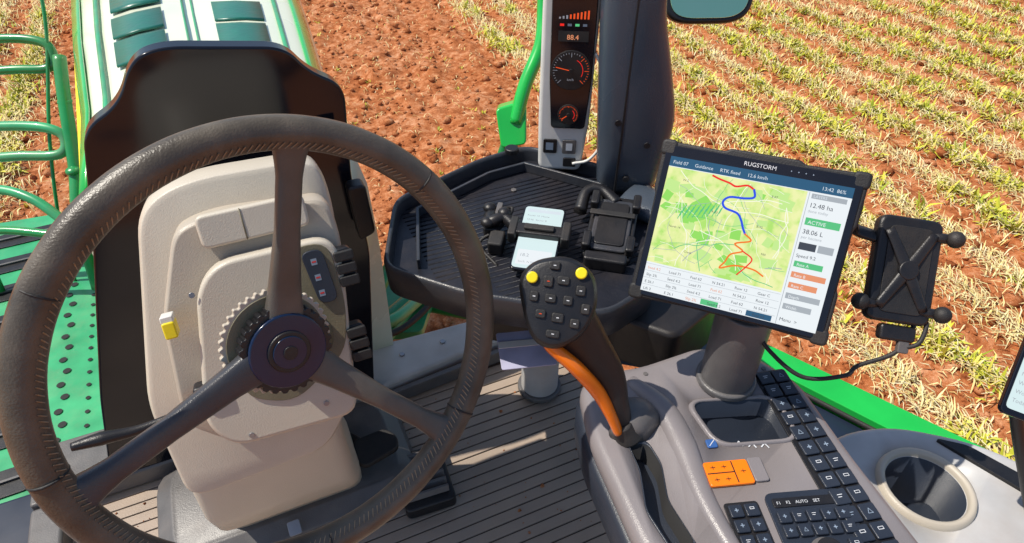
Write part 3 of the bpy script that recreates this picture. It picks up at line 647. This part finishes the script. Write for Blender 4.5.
for q in ((-.018,.008),(-.004,.008),(-.018,-.009),(-.004,-.009),(.018,.0)): D.line([(q[0]-.003,q[1]),(q[0]+.003,q[1])],.0008,.0056,'slot'); D.line([(q[0],q[1]-.0025),(q[0],q[1]+.0025)],.0007,.0058,'slot')
D.done("orange_icons",g)
fbox("blue_button",OB,-.006,.045,.014,.013,0,.003,'blue',g,.0015,.003)
D=Dec(OB); D.line([(-.010,.041),(-.002,.049)],.001,.0034,'icon')
for (x,y) in ((.024,.040),(.040,.036),(.056,.034)): D.line([(x,y),(x+.006,y+.005),(x+.009,y-.002)],.0016,.0012,'icon')
D.done("lever_symbols",g)
def keys(fr,nx,ny,dx,dy,kw,kh,x0,y0,name,h=.006):
    D=Dec(fr)
    for j in range(ny):
        for i in range(nx):
            x=x0+i*dx; y=y0-j*dy
            fbox("%s_%d_%d"%(name,j,i),fr,x,y,kw,kh,.002,h,'consoledark',g,.0016,.003)
            k=random.random(); s=min(kw,kh)*.15; z=h+.0004; mm='icon' if k>.6 else 'icong'
            if k<.35: D.rect(x-s,y-s*.25,x+s,y+s*.25,z,mm); D.rect(x-s*.25,y-s,x+s*.25,y+s,z+1e-5,mm)
            elif k<.5: D.line([(x-s,y-s),(x+s,y-s),(x,y+s),(x-s,y-s)],s*.25,z,mm)
            elif k<.8: D.line([(x-s,y+s*.6),(x+s,y+s*.6)],s*.3,z,mm); D.line([(x-s,y-s*.4),(x+s*.4,y-s*.4)],s*.3,z+1e-5,mm)
            else: D.line([(x-s,y),(x-s,y+s),(x+s,y+s),(x+s,y),(x-s,y)],s*.25,z,mm)
    D.done(name+"_icons",g)
KC=Fr((.592,.425,ZC),(.972,-.23,0),(.23,.972,0))
fslab("key_column_panel",KC,[(-.026,.008),(.022,.008),(.020,-.36),(-.036,-.36)],.0,.002,'black',g,.0008,.006)
keys(KC,2,14,.023,.0235,.0205,.0205,-.014,-.006,"column_key")
K2=Fr((.415,.262,ZC),(.95,-.31,0),(.31,.95,0))
fbox("keypad_panel",K2,0,-.035,.042,.115,0,.002,'black',g,.0008,.005)
keys(K2,2,6,.019,.019,.0165,.016,-.0095,.010,"left_key",.006)
DS=Fr((.487,.235,ZC),(.945,-.327,0),(.327,.945,0))
fbox("dial_pad_panel",DS,.002,-.03,.098,.125,0,.003,'consoledark',g,.001,.012)
fbox("key_display",DS,.0,.018,.080,.012,.003,.0045,'black',g,.0005,.003)
txt(DS,-.036,.0155,.0049,"F1    F2    AUTO    SET",.0055,'icon',g)
keys(DS,5,2,.0175,.0175,.0155,.0150,-.034,-.001,"pad_key",.0075)
fcyl("rotary_ring",DS,-.002,-.048,.020,.003,.006,'greypl',g,.001); fcyl("rotary_encoder",DS,-.002,-.048,.015,.003,.016,'black',g,.002)
keys(DS,1,2,.0175,.0175,.0155,.0150,-.034,-.039,"pad_key_l",.0075); keys(DS,1,2,.0175,.0175,.0155,.0150,.034,-.039,"pad_key_r",.0075)
loft("lever_gaiter",[rnd([(.325,.425,ZC),(.358,.475,ZC),(.405,.462,ZC),(.412,.425,ZC),(.365,.400,ZC)],.012,4),
  rnd([(.328,.427,ZC+.018),(.358,.470,ZC+.016),(.398,.458,ZC+.014),(.402,.428,ZC+.014),(.364,.404,ZC+.018)],.012,4),
  rnd([(.336,.430,ZC+.030),(.358,.462,ZC+.028),(.385,.452,ZC+.024),(.388,.430,ZC+.024),(.362,.412,ZC+.030)],.010,4)],'greypl',g)
# ------------------------------------------------------------------ JOYSTICK
g=group("joystick")
sweep("grip",[(.346,.429,2.10),(.340,.441,2.128),(.334,.461,2.162),(.310,.479,2.210),(.288,.491,2.252)],[(.013,.012),(.017,.015),(.024,.020),(.030,.024),(.036,.022)],(-.5,-.6,.6),'black',g,n=24)
sweep("orange_strip",[(.335,.421,2.098),(.327,.431,2.125),(.313,.445,2.160),(.287,.458,2.202),(.263,.477,2.230),(.247,.492,2.254)],[(.0065,.010),(.0075,.011),(.0090,.012),(.0090,.013),(.008,.011),(.004,.007)],(-.5,-.6,.6),'orange',g,n=16)
sweep("boot",[(.352,.420,ZC),(.348,.423,ZC+.012),(.343,.425,ZC+.024)],[.020,.016,.012],(0,1,0),'rubber',g)
rr_=V((.914,-.407,0)); JN=V((-.36,-.633,.684)).normalized()
u=(rr_-JN*rr_.dot(JN)).normalized(); vv=JN.cross(u); ca,sa=math.cos(math.radians(-8)),math.sin(math.radians(-8))
JH=Fr(V((.279,.499,2.268)),u*ca+vv*sa,vv*ca-u*sa)
hp=[(-.044,.024),(-.030,.046),(.006,.056),(.036,.040),(.042,.004),(.030,-.028),(.004,-.046),(-.018,-.040),(-.030,-.020)]
hp=[(x*1.14,y*1.12) for x,y in hp]
HP=rnd([JH.p(x,y) for x,y in hp],.018,5); ctr=sum(HP,V())/len(HP)
loft("head",[[ctr+(p-ctr)*s+JH.n*z for p in HP] for s,z in ((.80,.015),(.90,.0135),(.97,.009),(1.0,.001),(.98,-.010),(.85,-.024),(.6,-.034))],'black',g,bw=.001)
D=Dec(JH)
for x,y in ((-.032,.030),(.023,.042)):
    fcyl("thumb_button",JH,x,y,.0068,.012,.020,'yellow',g,.002,20)
for x,y,w_,h_ in ((-.008,.047,.012,.010),(-.013,.028,.011,.013),(.004,.031,.014,.010),(.025,.022,.011,.012),(-.027,.009,.010,.012),(-.008,.009,.013,.010),(.012,.009,.011,.011),(.033,.002,.010,.012),(-.017,-.010,.012,.010),(.003,-.012,.014,.011),(.023,-.016,.011,.011),(.0,-.031,.016,.009)):
    fbox("thumb_key",JH,x,y,w_,h_,.012,.0180,'rubber',g,.0015,.003)
    s=.0015; D.rect(x-s,y-s*.35,x+s,y+s*.35,.0184,'icon' if random.random()>.3 else 'e_orange')
D.done("key_icons",g)
# ------------------------------------------------------------------ CUP HOLDER CONSOLE
g=group("cup_holder")
zc=1.95
cp=[(.655,.335),(.70,.372),(.80,.352),(.90,.27),(.96,.15),(.98,-.02),(.66,-.02),(.63,.15)]
sl=slab("side_console",[(x,y,zc) for x,y in cp],(0,0,-.10),['lgrey','slot'],g,.012,.05)
boolcut(sl,slab("cutter",[(.755+p[0],.245+p[1],zc-.085) for p in circ(.053,48)],(0,0,.12),'consoledark',None,0))
rings=[]
for rr2,z in ((.0535,-.004),(.0545,.006),(.058,.0095),(.063,.009),(.066,.0)):
    rings.append([V((.755+c[0],.245+c[1],zc+z)) for c in circ(rr2,48)])
loft("cup_rim",rings,'beige',g,cap=False)
slab("side_trim",[(.835,.30,zc),(.87,.27,zc),(.93,.12,zc),(.95,.0,zc),(.92,.0,zc),(.90,.11,zc)],(0,0,.006),'black',g,.002,.01)
slab("console_leg",[(.70,.30,1.6),(.90,.22,1.6),(.92,.0,1.6),(.68,.0,1.6)],(0,0,.27),'consoledark',g,.02,.03)
# ------------------------------------------------------------------ GROUND
def h2(ix,iy,s):
    n=(ix.astype(np.int64)*374761393+iy.astype(np.int64)*668265263+s*1442695041)&0xffffffff
    n=((n^(n>>13))*1274126177)&0xffffffff
    return ((n^(n>>16))&0xffff)/65535.
def vn(x,y,w,s):
    X=x/w; Y=y/w; ix=np.floor(X); iy=np.floor(Y); fx=X-ix; fy=Y-iy; fx=fx*fx*(3-2*fx); fy=fy*fy*(3-2*fy)
    a=h2(ix,iy,s); b=h2(ix+1,iy,s); c=h2(ix,iy+1,s); d=h2(ix+1,iy+1,s)
    return (a*(1-fx)+b*fx)*(1-fy)+(c*(1-fx)+d*fx)*fy-.5
YW=math.radians(24); cr_,sr_=math.cos(YW),math.sin(YW)
def growth(a,b,step):
    core=np.arange(a,b,step); g_=step*1.35**np.arange(1,27); g_=np.cumsum(g_)
    return np.concatenate([(a-g_)[::-1],core,core[-1]+g_])
rc=growth(-8.5,8.5,.026); hc=growth(.2,11.5,.026)
ROW=.47
def rowy(x): return np.cos(2*np.pi*(x-2.85)/ROW)
def wob(y): return .035*np.sin(y*.9)+.02*np.sin(y*2.3+1)
def height(x,y):
    xx=x-wob(y)
    fade=np.clip(1.5-np.hypot(x-2,y-5)/14,0,1)
    tilled=np.where((x>2.5)|(x<-1.5),.85,1.0)
    hgt=.024*rowy(xx)*np.where((x>2.5)|(x<-1.5),1,.3)
    for w,a,s in ((.9,.04,1),(.33,.035,2),(.15,.038,3),(.075,.030,4),(.04,.016,5)): hgt=hgt+tilled*a*vn(x+w*.37*s,y*(.8),w,s)
    b=vn(x,y,.11,21)+.5; hgt=hgt+.024*np.clip(b-.62,0,1)*2.2
    return hgt*fade
Rg,Hg=np.meshgrid(rc,hc)
X=Rg*cr_+Hg*sr_; Y=-Rg*sr_+Hg*cr_
Zg=height(X,Y)
nv=X.size; nx=len(rc); ny=len(hc)
idx=np.arange(nv).reshape(ny,nx)
q=np.stack([idx[:-1,:-1],idx[:-1,1:],idx[1:,1:],idx[1:,:-1]],-1).reshape(-1,4)
def fastmesh(name,co,faces):
    me=bpy.data.meshes.new(name); k=faces.shape[1]
    me.vertices.add(len(co)); me.vertices.foreach_set("co",co.astype(np.float32).ravel())
    me.loops.add(faces.size); me.loops.foreach_set("vertex_index",faces.astype(np.int32).ravel())
    me.polygons.add(len(faces)); me.polygons.foreach_set("loop_start",np.arange(0,faces.size,k,dtype=np.int32))
    me.update(calc_edges=True); return me
me=fastmesh("ground",np.stack([X.ravel(),Y.ravel(),Zg.ravel()],-1),q)
def soilmat():
    m,nt,b=newmat("tilled_soil"); N=nt.nodes; L=nt.links
    tc=N.new("ShaderNodeTexCoord")
    def noise(s,d,r=.6):
        n=N.new("ShaderNodeTexNoise"); n.inputs["Scale"].default_value=s; n.inputs["Detail"].default_value=d; n.inputs["Roughness"].default_value=r; L.new(tc.outputs["Object"],n.inputs["Vector"]); return n
    n1=noise(9,8,.82)
    cr=N.new("ShaderNodeValToRGB"); e=cr.color_ramp.elements
    e[0].position=.34; e[0].color=(.16,.042,.015,1); e[1].position=.67; e[1].color=(.72,.41,.24,1)
    x=e.new(.5); x.color=(.46,.165,.064,1)
    L.new(n1.outputs["Fac"],cr.inputs["Fac"])
    n2=noise(.9,4); mr=N.new("ShaderNodeMapRange"); mr.inputs[1].default_value=.4; mr.inputs[2].default_value=.65
    L.new(n2.outputs["Fac"],mr.inputs[0])
    mx=N.new("ShaderNodeMixRGB"); mx.blend_type='MULTIPLY'; mx.inputs[2].default_value=(.92,.80,.66,1)
    L.new(mr.outputs[0],mx.inputs[0]); L.new(cr.outputs[0],mx.inputs[1])
    L.new(mx.outputs[0],b.inputs["Base Color"]); b.inputs["Roughness"].default_value=.95; b.inputs["Specular IOR Level"].default_value=.1
    n3=noise(70,5,.7); bp=N.new("ShaderNodeBump"); bp.inputs["Strength"].default_value=.8; bp.inputs["Distance"].default_value=.016
    L.new(n3.outputs["Fac"],bp.inputs["Height"]); L.new(bp.outputs[0],b.inputs["Normal"]); return m
SOIL=soilmat()
link(me,"ground",SOIL,None)
def varmat(name,cols,rough=.8):
    m,nt,b=newmat(name); N=nt.nodes; L=nt.links
    gi=N.new("ShaderNodeNewGeometry"); cr=N.new("ShaderNodeValToRGB"); e=cr.color_ramp.elements
    n=len(cols)
    e[0].color=(*cols[0],1); e[1].color=(*cols[-1],1)
    for i in range(1,n-1): x=e.new(i/(n-1)); x.color=(*cols[i],1)
    L.new(gi.outputs["Random Per Island"],cr.inputs[0]); L.new(cr.outputs[0],b.inputs["Base Color"])
    b.inputs["Roughness"].default_value=rough; b.inputs["Specular IOR Level"].default_value=.2
    return m
def scatter(n,rl=(-8,8),hl=(.9,11)):
    hh=hl[0]+(hl[1]-hl[0])*rng.random(n)**1.0; rr=rng.uniform(rl[0],rl[1],n)*(.3+.7*(hh/hl[1])); return rr*cr_+hh*sr_, -rr*sr_+hh*cr_
def clods(name,cx,cy,cz,s,m,parent=None):
    n=len(cx)
    cov=bv[None]*s[:,None,None]*rng.uniform(.55,1.3,(n,12,1))*np.array([1,1,.7])
    ang=rng.uniform(0,6.28,n); co=cov.copy(); co[...,0]=cov[...,0]*np.cos(ang)[:,None]-cov[...,1]*np.sin(ang)[:,None]; co[...,1]=cov[...,0]*np.sin(ang)[:,None]+cov[...,1]*np.cos(ang)[:,None]
    co+=np.stack([cx,cy,cz],-1)[:,None]
    fa=(bf[None]+np.arange(n)[:,None,None]*12).reshape(-1,3)
    me=fastmesh(name,co.reshape(-1,3),fa); return link(me,name,m,parent,False)
NC=13000
cx,cy=scatter(NC); s=rng.gamma(1.5,.0085,NC)+.004
clods("soil_clods",cx,cy,height(cx,cy)+s*.2,s,SOIL)
n=260; clods("floor_crumbs",rng.uniform(-.45,.62,n),rng.uniform(.35,.97,n),np.full(n,1.5975),rng.gamma(1.5,.0007,n)+.0005,SOIL,bpy.data.objects["cab_floor"])
def blades(name,bx,by,bz,az,ln,wd,tilt,m):
    n=len(bx); d=np.stack([np.cos(az),np.sin(az),np.zeros(n)],-1); sd=np.stack([-np.sin(az),np.cos(az),np.zeros(n)],-1)
    base=np.stack([bx,by,bz],-1); up=np.array([0,0,1.])
    p1=base+d*(ln*.5*np.sin(tilt*.6))[:,None]+up*(ln*.5*np.cos(tilt*.6))[:,None]
    p2=p1+d*(ln*.5*np.sin(tilt*1.4))[:,None]+up*(ln*.5*np.cos(tilt*1.4))[:,None]
    w=wd[:,None]
    co=np.stack([base-sd*w*.6,base+sd*w*.6,p1+sd*w,p1-sd*w,p2+sd*w*.25,p2-sd*w*.25],1)
    k=np.arange(n)[:,None]*6
    f=np.concatenate([k+np.array([[0,1,2,3]]),k+np.array([[3,2,4,5]])])
    me=fastmesh(name,co.reshape(-1,3),f); return link(me,name,m,None,False)
GREEN=varmat("crop_leaves",[(.40,.42,.03),(.66,.62,.06),(.24,.34,.03),(.74,.64,.12),(.52,.54,.04),(.78,.66,.20)],.55)
STRAW=varmat("straw",[(.74,.58,.22),(.82,.72,.38),(.55,.38,.14),(.86,.78,.50),(.70,.62,.18)],.8)
def inrow(n,jit=.055):
    x,y=scatter(n*2,hl=(.9,11.3)); k=np.round((x-2.85)/ROW); xr=2.85+k*ROW+wob(y)+rng.normal(0,jit,len(x))
    ok=(xr>2.60)|(xr<-1.55); return xr[ok][:n],y[ok][:n]
tx,ty=inrow(8000,.060); gap=vn(tx,ty,.40,31)+.6*vn(tx,ty,1.6,37); ok=gap>-.12; tx,ty=tx[ok],ty[ok]
K=8; n=len(tx)*K
bx=np.repeat(tx,K)+rng.normal(0,.022,n); by=np.repeat(ty,K)+rng.normal(0,.022,n); siz=np.repeat(rng.uniform(.4,1.5,len(tx)),K)
blades("crop_plants",bx,by,height(bx,by)-.01,rng.uniform(0,6.28,n),siz*rng.uniform(.04,.11,n),siz*rng.uniform(.004,.0095,n),rng.uniform(.3,1.4,n),GREEN)
x,y=inrow(52000,.085); n=len(x)
blades("crop_stubble",x,y,height(x,y)+.003,rng.normal(math.pi/2,.9,n),rng.uniform(.04,.14,n),rng.uniform(.002,.0055,n),rng.uniform(.9,1.5,n),STRAW)
x,y=scatter(9000); n=len(x)
blades("straw_litter",x,y,height(x,y)+.004,rng.uniform(0,6.28,n),rng.uniform(.03,.09,n),rng.uniform(.0015,.004,n),rng.uniform(1.2,1.5,n),STRAW)
x,y=scatter(500); K=5; n=len(x)*K; bx=np.repeat(x,K)+rng.normal(0,.01,n); by=np.repeat(y,K)+rng.normal(0,.01,n)
blades("weeds",bx,by,height(bx,by)-.005,rng.uniform(0,6.28,n),rng.uniform(.03,.06,n),rng.uniform(.003,.007,n),rng.uniform(.3,1.2,n),GREEN)
# ------------------------------------------------------------------ LIGHT / WORLD / CAMERA
sd=V((-.46,.22,.86)).normalized()
sun=bpy.data.lights.new("sun","SUN"); sun.energy=5.0; sun.angle=math.radians(.5); sun.color=(1,.93,.82)
so=bpy.data.objects.new("sun",sun); COL.objects.link(so); so.rotation_euler=sd.to_track_quat('Z','Y').to_euler()
w=bpy.data.worlds.new("World"); sc.world=w; w.use_nodes=True; nt=w.node_tree
sky=nt.nodes.new("ShaderNodeTexSky"); sky.sky_type='NISHITA'; sky.sun_disc=False
sky.sun_elevation=math.asin(sd.z); sky.sun_rotation=math.atan2(sd.x,sd.y)
nt.links.new(sky.outputs[0],nt.nodes["Background"].inputs[0]); nt.nodes["Background"].inputs[1].default_value=.13
cam=bpy.data.cameras.new("camera"); cam.sensor_width=36; cam.lens=36*667/1024; cam.clip_start=.02; cam.clip_end=3000
co=bpy.data.objects.new("camera",cam); COL.objects.link(co); co.location=(0,0,2.8)
co.rotation_euler=(math.radians(50),0,-math.radians(24)); sc.camera=co
sc.view_settings.view_transform='Standard'; sc.view_settings.look='None'; sc.view_settings.exposure=0
